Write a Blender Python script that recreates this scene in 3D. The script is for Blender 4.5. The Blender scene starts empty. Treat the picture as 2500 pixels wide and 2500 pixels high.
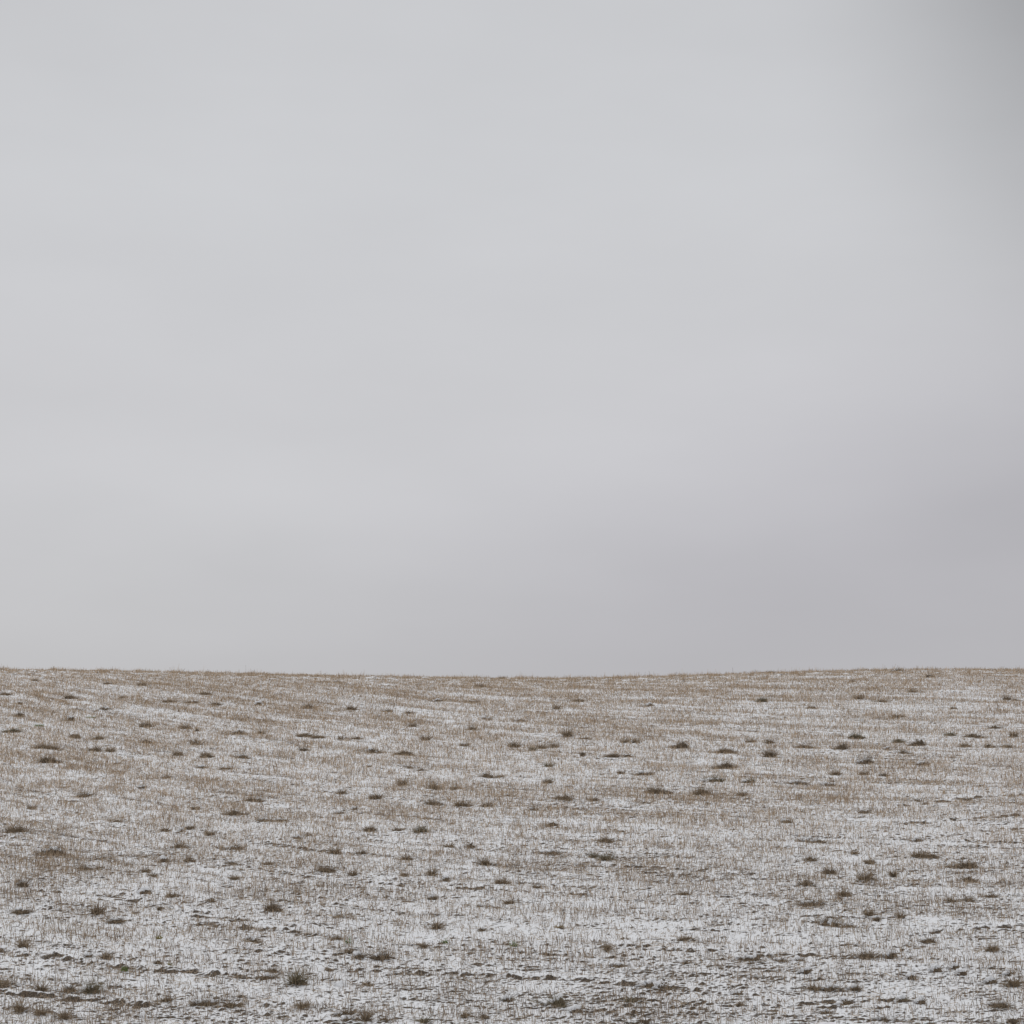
import bpy, math, random
import numpy as np

# ----------------------------------------------------------------- scene, camera, sky, sun, exposure
scene = bpy.context.scene
C = scene.collection
FOV = 30.0
FPX = 1250.0 / math.tan(math.radians(FOV / 2))      # focal length in photo pixels (2500 wide)


def sstep(a, b, v):
    t = np.clip((v - a) / (b - a), 0, 1)
    return t * t * (3 - 2 * t)


# the large shape of the hill (metres, camera at the origin)
H_VALLEY, SLOPE, ROUND_FROM, ROUND_K = 10.4, 0.12, 106.0, 0.00125
SKY_X = np.array([-400, 0, 250, 500, 750, 1000, 1250, 1400, 1600, 1800, 2000, 2200, 2350, 2500, 2900], float)
SKY_Y = np.array([1633, 1634, 1636, 1641, 1647, 1652, 1655, 1655, 1651, 1644, 1638, 1633, 1633, 1634, 1636], float)
Y_CREST = 138.0
_t = np.linspace(-400, 2900, 600)
_s = np.interp(_t, SKY_X, SKY_Y)
_k = np.hanning(41); _k /= _k.sum()
_s = np.convolve(np.pad(_s, 20, mode='edge'), _k, mode='valid')


def hill(x, y):
    x = np.asarray(x, float); y = np.asarray(y, float)
    z = -H_VALLEY + SLOPE * y
    over = np.clip(y - ROUND_FROM, 0, 60.0)
    z = z - ROUND_K * over ** 2
    z = z - 2 * ROUND_K * 60 * np.clip(y - ROUND_FROM - 60, 0, None)
    near = -1.7 - 0.26 * y                               # the opposite bank where the photographer stands
    b = sstep(14, 32, y)
    z = near * (1 - b) + z * b
    z = np.where(y < 0, -1.7 + 0.03 * -y, z)
    px = 1250 + x / Y_CREST * FPX
    z = z + (1655 - np.interp(px, _t, _s)) / FPX * Y_CREST * sstep(55, 135, y)
    return z


yy = np.linspace(60, 260, 4001)
E_CREST = float(np.max(np.arctan2(hill(np.full_like(yy, (1325 - 1250) / FPX * 138), yy) + 0.12, yy)))
PITCH = E_CREST + math.atan((1655 - 1250) / FPX)

cam_data = bpy.data.cameras.new('camera')
cam = bpy.data.objects.new('camera', cam_data)
C.objects.link(cam)
cam_data.angle = math.radians(FOV)
cam_data.clip_start, cam_data.clip_end = 0.1, 6000
cam.location = (0, 0, 0)
cam.rotation_euler = (math.radians(90) + PITCH, 0, 0)
scene.camera = cam

SUN_EL, SUN_AZ = 38.0, -28.0          # behind the crest, a little left; soft through the cloud
world = bpy.data.worlds.new('World')
scene.world = world
world.use_nodes = True
wn = world.node_tree; wn.nodes.clear()


def N(tree, kind, **kw):
    n = tree.nodes.new(kind)
    for k, v in kw.items():
        setattr(n, k, v)
    return n


def M(tree, op, a, b=None, c=None):
    n = tree.nodes.new('ShaderNodeMath'); n.operation = op
    for i, v in enumerate((a, b, c)):
        if v is None: continue
        if isinstance(v, (int, float)): n.inputs[i].default_value = v
        else: tree.links.new(v, n.inputs[i])
    return n.outputs[0]


def ramp(tree, fac, stops, interp='LINEAR'):
    r = tree.nodes.new('ShaderNodeValToRGB'); r.color_ramp.interpolation = interp
    e = r.color_ramp.elements
    while len(e) > 1: e.remove(e[-1])
    for i, (p, c) in enumerate(stops):
        q = e[0] if i == 0 else e.new(p)
        q.position = p
        q.color = (c[0], c[1], c[2], 1) if hasattr(c, '__len__') else (c, c, c, 1)
    tree.links.new(fac, r.inputs[0])
    return r.outputs[0]


def mix(tree, kind, fac, a, b):
    n = tree.nodes.new('ShaderNodeMix'); n.data_type = 'RGBA'; n.blend_type = kind
    for s, v in ((0, fac), (6, a), (7, b)):
        if isinstance(v, (int, float)): n.inputs[s].default_value = v
        elif hasattr(v, '__len__'): n.inputs[s].default_value = (v[0], v[1], v[2], 1)
        else: tree.links.new(v, n.inputs[s])
    return n.outputs[2]


def smooth01(tree, v, a, b):
    n = tree.nodes.new('ShaderNodeMapRange'); n.interpolation_type = 'SMOOTHSTEP'
    tree.links.new(v, n.inputs[0])
    n.inputs[1].default_value = a; n.inputs[2].default_value = b
    return n.outputs[0]


def lin(v):
    v = v / 255.0
    return ((v + 0.055) / 1.055) ** 2.4


def sky_deck():
    T = wn
    tc = N(T, 'ShaderNodeTexCoord')
    sep = N(T, 'ShaderNodeSeparateXYZ'); T.links.new(tc.outputs['Generated'], sep.inputs[0])
    az = M(T, 'MULTIPLY', M(T, 'ARCTAN2', sep.outputs[0], sep.outputs[1]), 57.2958)   # 0 = north (the hill)
    el = M(T, 'MULTIPLY', M(T, 'ARCSINE', sep.outputs[2]), 57.2958)
    ns = N(T, 'ShaderNodeTexNoise'); ns.inputs['Scale'].default_value = 3.2; ns.inputs['Detail'].default_value = 3
    mp = N(T, 'ShaderNodeMapping'); mp.inputs['Scale'].default_value = (1, 1, 3.0)
    T.links.new(tc.outputs['Generated'], mp.inputs[0]); T.links.new(mp.outputs[0], ns.inputs['Vector'])
    wob = M(T, 'SUBTRACT', ns.outputs['Fac'], 0.5)
    elw = M(T, 'MULTIPLY_ADD', wob, 5.0, el)
    azw = M(T, 'MULTIPLY_ADD', wob, 8.0, az)
    st = [(0, (187, 187, 189)), (2.3, (190, 190, 193)), (4.5, (197, 197, 200)), (7.5, (202, 202, 205)), (11, (203, 203, 206)),
          (17, (205, 206, 209)), (22, (202, 203, 206)), (26, (203, 204, 207))]
    stops = [(e / 90, tuple(lin(c) / 1.5 for c in col)) for e, col in st]
    stops += [(40 / 90, (.46, .464, .476)), (60 / 90, (.60, .605, .62)), (1.0, (.68, .685, .70))]
    base = ramp(T, M(T, 'DIVIDE', elw, 90.0), stops)

    def blob(a0, e0, ra, re, depth, tilt=0.0, plain=False):
        dx = M(T, 'SUBTRACT', az if plain else azw, a0)
        dy = M(T, 'SUBTRACT', el if plain else elw, e0)
        if tilt: dy = M(T, 'MULTIPLY_ADD', dx, -tilt, dy)
        dx = M(T, 'DIVIDE', dx, ra); dy = M(T, 'DIVIDE', dy, re)
        d = M(T, 'SQRT', M(T, 'ADD', M(T, 'MULTIPLY', dx, dx), M(T, 'MULTIPLY', dy, dy)))
        return M(T, 'SUBTRACT', 1.0, M(T, 'MULTIPLY', M(T, 'SUBTRACT', 1.0, smooth01(T, d, 0.0, 1.0)), depth))
    f = blob(10.5, 5.2, 20.0, 6.5, 0.15, 0.14)          # the darker bank low on the right
    f = M(T, 'MULTIPLY', f, blob(19.5, 26.0, 13.0, 16.0, 0.47, 0.0, True))    # lens falloff at upper right, painted into the sky colour
    f = M(T, 'MULTIPLY', f, blob(25.0, 14.0, 18.0, 22.0, 0.24, 0.0, True))    # the same painted falloff, on towards the right
    f = M(T, 'MULTIPLY', f, blob(-9.0, 7.5, 11.0, 2.6, -0.03, 0.10))
    f = M(T, 'MULTIPLY', f, blob(-17.0, 23.0, 12.0, 7.0, 0.05))
    # thin broken structure of the cloud deck
    n2 = N(T, 'ShaderNodeTexNoise'); n2.inputs['Scale'].default_value = 9.0; n2.inputs['Detail'].default_value = 5
    T.links.new(mp.outputs[0], n2.inputs['Vector'])
    f = M(T, 'MULTIPLY', f, M(T, 'MULTIPLY_ADD', M(T, 'SUBTRACT', n2.outputs['Fac'], 0.5), 0.075, 1.0))
    f = M(T, 'MULTIPLY', f, 1.5)
    comb = N(T, 'ShaderNodeVectorMath', operation='SCALE')
    T.links.new(base, comb.inputs[0]); T.links.new(f, comb.inputs['Scale'])
    # the bank low on the right is a little lilac
    bank = M(T, 'SUBTRACT', 1.0, blob(10.5, 5.5, 24.0, 9.0, 1.0, 0.14))
    tinted = mix(T, 'MULTIPLY', bank, comb.outputs[0], (1.0, .986, 1.012))
    sky = N(T, 'ShaderNodeTexSky', sky_type='NISHITA', sun_disc=False)
    sky.sun_elevation = math.radians(SUN_EL); sky.sun_rotation = math.radians(SUN_AZ)
    b1 = N(T, 'ShaderNodeBackground'); T.links.new(tinted, b1.inputs[0]); b1.inputs[1].default_value = 1.0
    b2 = N(T, 'ShaderNodeBackground'); T.links.new(sky.outputs[0], b2.inputs[0]); b2.inputs[1].default_value = 0.06
    ms = N(T, 'ShaderNodeMixShader'); ms.inputs[0].default_value = 0.97      # a closed cloud deck over the clear sky
    T.links.new(b2.outputs[0], ms.inputs[1]); T.links.new(b1.outputs[0], ms.inputs[2])
    out = N(T, 'ShaderNodeOutputWorld'); T.links.new(ms.outputs[0], out.inputs[0])


sky_deck()
sd = bpy.data.lights.new('sun', 'SUN'); sd.energy = 0.5; sd.angle = math.radians(25); sd.color = (1, .975, .94)
sun = bpy.data.objects.new('sun', sd); C.objects.link(sun)
sun.rotation_euler = (math.radians(90 - SUN_EL), 0, math.radians(180 - SUN_AZ))
scene.view_settings.view_transform = 'Standard'
scene.view_settings.look = 'None'
scene.view_settings.exposure = 0.0
scene.view_settings.gamma = 1.0
scene.cycles.max_bounces = 6

# ----------------------------------------------------------------- helpers
rng = np.random.default_rng(11)
PERM = np.random.default_rng(5).permutation(4096)


def _h(ix, iy, iz=0):
    return PERM[(PERM[(PERM[ix & 4095] + iy) & 4095] + iz) & 4095]


def noise2(x, y, seed=0):
    ix = np.floor(x).astype(np.int64); iy = np.floor(y).astype(np.int64)
    fx = x - ix; fy = y - iy
    u = fx * fx * fx * (fx * (fx * 6 - 15) + 10); v = fy * fy * fy * (fy * (fy * 6 - 15) + 10)

    def g(i, j, dx, dy):
        a = _h(i, j, seed) * (2 * math.pi / 4096)
        return np.cos(a) * dx + np.sin(a) * dy
    n00 = g(ix, iy, fx, fy); n10 = g(ix + 1, iy, fx - 1, fy)
    n01 = g(ix, iy + 1, fx, fy - 1); n11 = g(ix + 1, iy + 1, fx - 1, fy - 1)
    return ((n00 * (1 - u) + n10 * u) * (1 - v) + (n01 * (1 - u) + n11 * u) * v) * 1.5


def make_mesh(name, V, F, mat, smooth=True, Fn=4):
    V = np.ascontiguousarray(V, dtype=np.float32); F = np.ascontiguousarray(F, dtype=np.int32)
    me = bpy.data.meshes.new(name)
    me.vertices.add(len(V)); me.vertices.foreach_set('co', V.ravel())
    me.loops.add(F.size); me.loops.foreach_set('vertex_index', F.ravel())
    me.polygons.add(len(F))
    me.polygons.foreach_set('loop_start', np.arange(0, F.size, Fn, dtype=np.int32))
    me.polygons.foreach_set('use_smooth', np.full(len(F), smooth, dtype=bool))
    me.update(calc_edges=True)
    me.materials.append(mat)
    return me


def obj(name, me, parent=None, loc=None):
    o = bpy.data.objects.new(name, me); C.objects.link(o)
    if parent: o.parent = parent
    if loc is not None: o.location = loc
    return o


def ray(px, py):
    u = (np.asarray(px, float) - 1250) / FPX; v = (1250 - np.asarray(py, float)) / FPX
    cp, sp = math.cos(PITCH), math.sin(PITCH)
    return u, cp - v * sp, sp + v * cp                      # x, y, z


_Y = np.concatenate([np.arange(20, 80, 0.03), np.arange(80, 165, 0.06)])


def ground_at(px, py):
    """where the line of sight of a photo pixel meets the slope"""
    dx, dy, dz = ray(px, py)
    z = hill(dx / dy * _Y, _Y) - dz / dy * _Y
    hit = np.nonzero(z >= 0)[0]
    k = hit[0] if len(hit) else int(np.argmax(z))
    y = _Y[k]
    return float(dx / dy * y), float(y)


# ----------------------------------------------------------------- materials
def pmat(name):
    m = bpy.data.materials.new(name); m.use_nodes = True
    t = m.node_tree
    b = t.nodes['Principled BSDF']
    b.inputs['Specular IOR Level'].default_value = 0.2
    return m, t, b


def fibre(name, cols, rough=0.8, darker_foot=False):
    m, t, b = pmat(name)
    g = N(t, 'ShaderNodeNewGeometry')
    c = ramp(t, g.outputs['Random Per Island'], [(i / max(1, len(cols) - 1), k) for i, k in enumerate(cols)])
    ns = N(t, 'ShaderNodeTexNoise'); ns.inputs['Scale'].default_value = 35
    tc = N(t, 'ShaderNodeTexCoord'); t.links.new(tc.outputs['Object'], ns.inputs['Vector'])
    f = M(t, 'MULTIPLY_ADD', ns.outputs['Fac'], 0.6, 0.7)
    if darker_foot:                                              # straw colour darkens towards the foot of the slope
        sp = N(t, 'ShaderNodeSeparateXYZ'); t.links.new(tc.outputs['Object'], sp.inputs[0])
        f = M(t, 'MULTIPLY', f, M(t, 'MULTIPLY_ADD', smooth01(t, sp.outputs[1], 38.0, 78.0), 0.36, 0.64))
    s = N(t, 'ShaderNodeVectorMath', operation='SCALE'); t.links.new(c, s.inputs[0]); t.links.new(f, s.inputs['Scale'])
    t.links.new(s.outputs[0], b.inputs['Base Color'])
    b.inputs['Roughness'].default_value = rough
    return m


M_STUBBLE = fibre('stubble_straw', [(.13, .09, .058), (.49, .36, .24), (.68, .54, .40), (.11, .076, .05), (.70, .57, .43), (.44, .31, .195), (.18, .124, .078), (.60, .455, .315), (.12, .082, .056), (.66, .525, .385), (.38, .27, .175), (.56, .415, .28)], darker_foot=True)
M_LITTER = fibre('straw_litter', [(.20, .15, .105), (.42, .33, .235), (.56, .455, .34), (.15, .115, .085), (.6, .5, .38)])
GRASS = {
    'd': fibre('dark_dead_grass', [(.15, .112, .072), (.25, .188, .122), (.10, .075, .05), (.36, .275, .188), (.185, .138, .09)]),
    'b': fibre('brown_dead_grass', [(.20, .15, .097), (.29, .215, .14), (.16, .12, .078), (.37, .29, .20), (.24, .18, .118)]),
    'o': fibre('olive_dead_grass', [(.15, .128, .08), (.21, .175, .108), (.115, .10, .066), (.27, .22, .14), (.18, .148, .094)]),
    't': fibre('tan_straw', [(.32, .24, .13), (.26, .20, .11), (.36, .28, .17)]),
    'g': fibre('green_weed', [(.11, .16, .04), (.15, .21, .06), (.09, .12, .04)]),
    'y': fibre('yellowed_weed', [(.26, .22, .07), (.20, .16, .06), (.22, .21, .08)]),
}


def soil_mat():
    m, t, b = pmat('wet_soil')
    tc = N(t, 'ShaderNodeTexCoord')
    ns = N(t, 'ShaderNodeTexNoise'); ns.inputs['Scale'].default_value = 14; ns.inputs['Detail'].default_value = 6
    t.links.new(tc.outputs['Object'], ns.inputs['Vector'])
    c = ramp(t, ns.outputs['Fac'], [(.3, (.07, .054, .040)), (.5, (.125, .096, .069)), (.7, (.21, .163, .116))])
    t.links.new(c, b.inputs['Base Color']); b.inputs['Roughness'].default_value = .9
    bp = N(t, 'ShaderNodeBump'); bp.inputs['Strength'].default_value = .8; bp.inputs['Distance'].default_value = .03
    t.links.new(ns.outputs['Fac'], bp.inputs['Height']); t.links.new(bp.outputs[0], b.inputs['Normal'])
    return m


def snow_mat():
    m, t, b = pmat('snow')
    tc = N(t, 'ShaderNodeTexCoord')
    ns = N(t, 'ShaderNodeTexNoise'); ns.inputs['Scale'].default_value = 30; ns.inputs['Detail'].default_value = 5
    t.links.new(tc.outputs['Object'], ns.inputs['Vector'])
    c = ramp(t, ns.outputs['Fac'], [(.3, (.66, .66, .67)), (.6, (.80, .805, .815))])
    t.links.new(c, b.inputs['Base Color']); b.inputs['Roughness'].default_value = .7
    bp = N(t, 'ShaderNodeBump'); bp.inputs['Strength'].default_value = .4; bp.inputs['Distance'].default_value = .02
    t.links.new(ns.outputs['Fac'], bp.inputs['Height']); t.links.new(bp.outputs[0], b.inputs['Normal'])
    return m


M_SOIL, M_SNOW = soil_mat(), snow_mat()


def ground_mat():
    m, t, b = pmat('snow_dusted_soil')
    tc = N(t, 'ShaderNodeTexCoord'); geo = N(t, 'ShaderNodeNewGeometry')
    at = N(t, 'ShaderNodeAttribute', attribute_name='bare')

    def noise(scale, detail, vec=None, rough=.55):
        n = N(t, 'ShaderNodeTexNoise'); n.inputs['Scale'].default_value = scale; n.inputs['Detail'].default_value = detail
        n.inputs['Roughness'].default_value = rough
        t.links.new(vec or tc.outputs['Object'], n.inputs['Vector']); return n.outputs['Fac']
    # drifting snow lies on the windward (left and far) faces; lee faces stay bare
    dt = N(t, 'ShaderNodeVectorMath', operation='DOT_PRODUCT')
    t.links.new(geo.outputs['Normal'], dt.inputs[0]); dt.inputs[1].default_value = (0.38, -0.90, -0.10)
    mp = N(t, 'ShaderNodeMapping'); mp.inputs['Rotation'].default_value = (0, 0, math.radians(14)); mp.inputs['Scale'].default_value = (0.45, 1.0, 1.0)
    t.links.new(tc.outputs['Object'], mp.inputs[0])
    n1 = noise(2.2, 3, mp.outputs[0]); n2 = noise(12.0, 4, mp.outputs[0], .65); n3 = noise(0.35, 3, mp.outputs[0])
    v = M(t, 'MULTIPLY_ADD', dt.outputs['Value'], 1.25, at.outputs['Fac'])
    v = M(t, 'MULTIPLY_ADD', M(t, 'SUBTRACT', n1, .5), 0.62, v)
    v = M(t, 'MULTIPLY_ADD', M(t, 'SUBTRACT', n2, .5), 1.35, v)
    v = M(t, 'MULTIPLY_ADD', M(t, 'SUBTRACT', n3, .5), 0.22, v)
    bare = smooth01(t, v, BARE_T - .16, BARE_T + .16)
    sc = ramp(t, noise(26, 5), [(.30, (.040, .032, .025)), (.5, (.078, .061, .046)), (.66, (.18, .14, .10))])
    wc = ramp(t, noise(18, 4), [(.3, (.68, .68, .69)), (.62, (.82, .825, .835))])
    t.links.new(mix(t, 'MIX', bare, wc, sc), b.inputs['Base Color'])
    b.inputs['Roughness'].default_value = .8
    bp = N(t, 'ShaderNodeBump'); bp.inputs['Strength'].default_value = .5; bp.inputs['Distance'].default_value = .03
    t.links.new(noise(16, 5), bp.inputs['Height']); t.links.new(bp.outputs[0], b.inputs['Normal'])
    return m


BARE_T = 0.25
M_GROUND = ground_mat()

# ----------------------------------------------------------------- the lie of the field
# patches where the stubble stands thicker (+) or thinner (-): photo spot, half sizes, amount
PATCHES = [(350, 1690, 600, 40, .55), (2100, 1662, 500, 22, .3), (1250, 1674, 500, 20, .4), (150, 1870, 260, 35, .8), (330, 1912, 260, 25, .8),
           (700, 1960, 500, 40, .6), (250, 1990, 250, 40, .5), (1580, 1975, 330, 32, 1.0), (1980, 1935, 230, 28, 1.1), (2250, 1900, 250, 30, .5),
           (700, 2190, 190, 26, .9), (100, 2115, 230, 45, .8), (330, 2090, 300, 25, .6), (850, 2080, 200, 25, .4), (1500, 2230, 380, 50, .3),
           (90, 2470, 200, 60, .9), (1650, 2120, 300, 45, .4), (1100, 2190, 300, 30, .3), (1700, 2295, 200, 14, .7), (1120, 2368, 120, 14, .5),
           (500, 2480, 300, 40, .3), (150, 2015, 200, 20, .4), (1500, 1790, 300, 25, .2),
           (950, 1810, 420, 35, -.5), (350, 1742, 330, 16, -.6), (1500, 1735, 560, 14, -.5), (2100, 1745, 420, 26, -.5), (2220, 2040, 320, 50, -.6),
           (2050, 2300, 600, 90, -.6), (300, 2345, 420, 45, -.5), (1350, 2290, 500, 22, -.5), (1450, 1868, 420, 26, -.5), (650, 1890, 300, 16, -.4),
           (1300, 2420, 500, 45, -.35), (2000, 2480, 500, 40, -.5), (1900, 2030, 200, 30, -.4), (1000, 2270, 300, 25, -.4)]
PATCH_GAIN = .55
_P = []
for px, py, rx, ry, a in PATCHES:
    gx, gy = ground_at(px, py)
    y1 = ground_at(px, min(2600, py + ry))[1]; y2 = ground_at(px, max(1640, py - ry))[1]
    _P.append((gx, gy, rx * gy / FPX, max(1.0, (y2 - y1) / 2), a))


def patch(x, y):
    p = np.zeros_like(x)
    for gx, gy, rx, ry, a in _P:
        p += PATCH_GAIN * a * np.exp(-((x - gx) / rx) ** 2 - ((y - gy) / ry) ** 2)
    return p


# drill rows: t counts across them, s along them
def rows(x, y):
    yc = np.maximum(y, 25.0)
    t = y + x * (0.28 + 0.0085 * (np.clip(y, 30, 140) - 45)) - 0.50 * x * x / yc
    s = x - 0.28 * y
    return s, t


# wheel marks and furrows traced over the field: photo points, depth (m), half width (m)
TRACKS = [([(1240, 1736), (1375, 1743), (1496, 1753), (1640, 1762)], .07, .5), ([(1560, 1724), (1664, 1738), (1778, 1746), (1900, 1756)], .09, .5),
          ([(1711, 1768), (1890, 1790), (2050, 1796)], .07, .5), ([(195, 1732), (336, 1748), (538, 1755), (800, 1765)], .09, .5),
          ([(1125, 2169), (1270, 2177), (1368, 2184), (1500, 2190)], .07, .16), ([(1428, 2105), (1543, 2119), (1620, 2121)], .06, .14),
          ([(1603, 2085), (1745, 2102)], .06, .14), ([(78, 2176), (168, 2180), (300, 2188)], .06, .15),
          ([(0, 2322), (140, 2342), (262, 2359), (390, 2370), (640, 2392)], .10, .16), ([(0, 2426), (135, 2438), (240, 2447), (336, 2456)], .10, .14),
          ([(633, 2326), (720, 2332), (800, 2339)], .07, .12), ([(808, 2369), (973, 2379), (1240, 2387), (1400, 2394), (1600, 2412), (1700, 2420)], .09, .14),
          ([(57, 1944), (212, 1960)], .07, .2), ([(235, 2014), (323, 2023)], .07, .2), ([(2220, 2013), (2360, 2001), (2500, 1990)], .08, .2),
          ([(2200, 1970), (2355, 1951), (2500, 1940)], .07, .2), ([(2320, 2040), (2500, 2022)], .06, .2), ([(1840, 2338), (1960, 2336)], .08, .14),
          ([(240, 2185), (420, 2215), (560, 2248)], .07, .15), ([(330, 2200), (470, 2240), (700, 2262)], .07, .15), ([(500, 2262), (620, 2268), (760, 2282)], .10, .2),
          ([(1450, 2300), (1640, 2322), (1880, 2330)], .06, .14), ([(2250, 2282), (2500, 2262)], .06, .14), ([(1250, 2325), (1450, 2335), (1700, 2352)], .05, .13),
          ([(620, 2120), (800, 2150), (1000, 2165)], .05, .15), ([(0, 2060), (160, 2075), (300, 2090)], .05, .16), ([(1500, 2455), (1800, 2470), (2150, 2462)], .06, .12),
          ([(1850, 2460), (1930, 2456), (2080, 2448), (2250, 2440)], .06, .12)]
_T = []
for pts, dep, hw in TRACKS:
    _T.append((np.array([ground_at(*p) for p in pts]), dep, hw))


def track_field(X, Y):
    """depth of the furrows at each vertex, and how far they lay the soil bare"""
    dz = np.zeros_like(X); ba = np.zeros_like(X)
    for P, dep, hw in _T:
        lo = P.min(0) - 3 * hw - .6; hi = P.max(0) + 3 * hw + .6
        k = np.nonzero((X > lo[0]) & (X < hi[0]) & (Y > lo[1]) & (Y < hi[1]))
        if len(k[0]) == 0: continue
        x = X[k]; y = Y[k]
        best = np.full(x.shape, 9.0); side = np.zeros_like(x)
        for a, b in zip(P[:-1], P[1:]):
            d = b - a; L = float(np.dot(d, d))
            u = np.clip(((x - a[0]) * d[0] + (y - a[1]) * d[1]) / L, 0, 1)
            ex = x - a[0] - u * d[0]; ey = y - a[1] - u * d[1]
            r = np.hypot(ex, ey); c = np.sign(ey)
            q = r < best
            best = np.where(q, r, best); side = np.where(q, c, side)
        w = best * side + 0.10 * noise2(x * 1.7, y * 1.7, 91)
        brk = .62 * np.clip(.55 + 1.5 * noise2(x * 2.6, y * 1.4, 77) + .8 * noise2(x * 6, y * 4, 78), 0, 1.3)
        dz[k] += brk * dep * (np.exp(-((w - 1.1 * hw) / hw) ** 2) - .7 * np.exp(-(w / hw) ** 2))
        ba[k] += brk * (.30 * np.exp(-(w / (.8 * hw)) ** 2) - .45 * np.exp(-((w - 1.7 * hw) / (1.2 * hw)) ** 2))
    return dz, ba


def tilth(x, y):
    """clods and drill marks, metres above the smooth hill"""
    s, t = rows(x, y)
    wx = s + .15 * noise2(s * 1.3, t * 1.3, 3); wy = t + .12 * noise2(s * 1.3, t * 1.3, 4)
    lo = noise2(s * .18, t * .35, 6)
    z = .04 * noise2(s * .30, t * .5, 7) + .012 * noise2(s * .9, t * 1.5, 8)
    band = .5 + .5 * np.cos(wy * 2 * math.pi / .85 + 2.2 * noise2(s * .15, t * .15, 9))
    amp = .55 + .55 * band * np.clip(.6 + 1.2 * lo, 0, 1.4)
    c1 = noise2(wx * 3.4, wy * 5.4, 10)
    c2 = noise2(wx * 7.0, wy * 10.5, 12)
    z += amp * (.034 * np.maximum(c1, -.15) + .032 * np.maximum(c2, -.2))
    z += .014 * noise2(wx * 13, wy * 17, 14)
    z += .012 * band
    rim = sstep(112, 130, y)                           # rougher, never harrowed rim along the crest
    z += rim * (.03 * noise2(x * .5, y * .4, 15) + .06 * np.maximum(noise2(x * 1.5, y * .9, 16) - .15, 0) * 2)
    return z


# ----------------------------------------------------------------- the field itself, one sheet to the horizon
def build_ground():
    dense = np.linspace(-.46, .46, 1750)
    side = .46 * np.exp(np.linspace(0, 1, 26)[1:] * math.log(60))
    u = np.concatenate([-side[::-1], dense, side])
    ys = [-60, -40, -25, -15, -8, -3]
    y = 0.0
    while y < 36: ys.append(y); y += 0.6 if y < 30 else .25
    while y < 152:
        ys.append(y); y += .028 * (y / 38) ** 1.35
    while y < 180: ys.append(y); y += .6
    while y < 3000: ys.append(y); y *= 1.06
    ys = np.array(ys)
    W = np.sqrt(np.maximum(ys, 0) ** 2 + 18.0 ** 2)
    X = u[None, :] * W[:, None]; Y = np.repeat(ys[:, None], len(u), 1)
    Z = hill(X, Y)
    bare = np.zeros_like(Z)
    r0, r1 = np.searchsorted(ys, 30), np.searchsorted(ys, 178)
    c0, c1 = len(side) - 3, len(side) + len(dense) + 3
    sx, sy = X[r0:r1, c0:c1], Y[r0:r1, c0:c1]
    dz, ba = track_field(sx, sy)
    Z[r0:r1, c0:c1] += tilth(sx, sy) + dz
    s, t = rows(sx, sy)
    wob = t + .25 * noise2(s * .25, t * .4, 32)
    lines = .5 * np.cos(wob * 2 * math.pi / 1.25) + .6 * np.cos(wob * 2 * math.pi / .62 + 1.0) * noise2(s * .2, t * .5, 34)
    lines *= np.clip(.55 + 1.6 * noise2(s * .22, t * .30, 33), 0, 1.3)
    bare[r0:r1, c0:c1] = ba * .8 + .04 * patch(sx, sy) + .06 * noise2(sx * .25, sy * .12, 31) + .18 * lines + .08 * noise2(s * .05, t * .45, 35)
    nr, nc = X.shape
    V = np.stack([X, Y, Z], -1).reshape(-1, 3)
    i = np.arange(nr - 1)[:, None] * nc + np.arange(nc - 1)[None, :]
    F = np.stack([i, i + 1, i + nc + 1, i + nc], -1).reshape(-1, 4)
    me = make_mesh('field', V, F, M_GROUND)
    a = me.attributes.new('bare', 'FLOAT', 'POINT'); a.data.foreach_set('value', bare.ravel().astype(np.float32))
    o = obj('field', me); o['kind'] = 'structure'
    return o


build_ground()


# ----------------------------------------------------------------- stems and blades
def stems(root, az, lean, length, width, bend, rings=2, flat=1.0):
    """three sided tapered stems; root (n,3), lean from vertical, bend adds lean towards the tip"""
    n = len(root)
    ca, sa = np.cos(az), np.sin(az)
    V = np.zeros((n, rings, 3, 3), np.float32)
    p = root.astype(float).copy()
    for k in range(rings):
        f = k / (rings - 1)
        if k:
            l = lean + bend * f
            st = length / (rings - 1)
            p = p + np.stack([np.sin(l) * ca * st, np.sin(l) * sa * st, np.cos(l) * st], -1)
        w = width * (1 - .75 * f * flat) * .5
        for j in range(3):
            q = az + math.pi / 2 + j * 2 * math.pi / 3
            V[:, k, j, 0] = p[:, 0] + np.cos(q) * w
            V[:, k, j, 1] = p[:, 1] + np.sin(q) * w
            V[:, k, j, 2] = p[:, 2] + (np.sin(lean) * (0 if j == 0 else (1 if j == 1 else -1))) * w * .8
    base = np.arange(n)[:, None, None] * rings * 3
    kk = np.arange(rings - 1)[None, :, None] * 3
    j = np.arange(3)[None, None, :]; j2 = (j + 1) % 3
    F = np.stack([base + kk + j, base + kk + j2, base + kk + 3 + j2, base + kk + 3 + j], -1).reshape(-1, 4)
    return V.reshape(-1, 3), F


def join(parts):
    Vs, Fs, o = [], [], 0
    for V, F in parts:
        Vs.append(V); Fs.append(F + o); o += len(V)
    return np.concatenate(Vs), np.concatenate(Fs)


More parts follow.
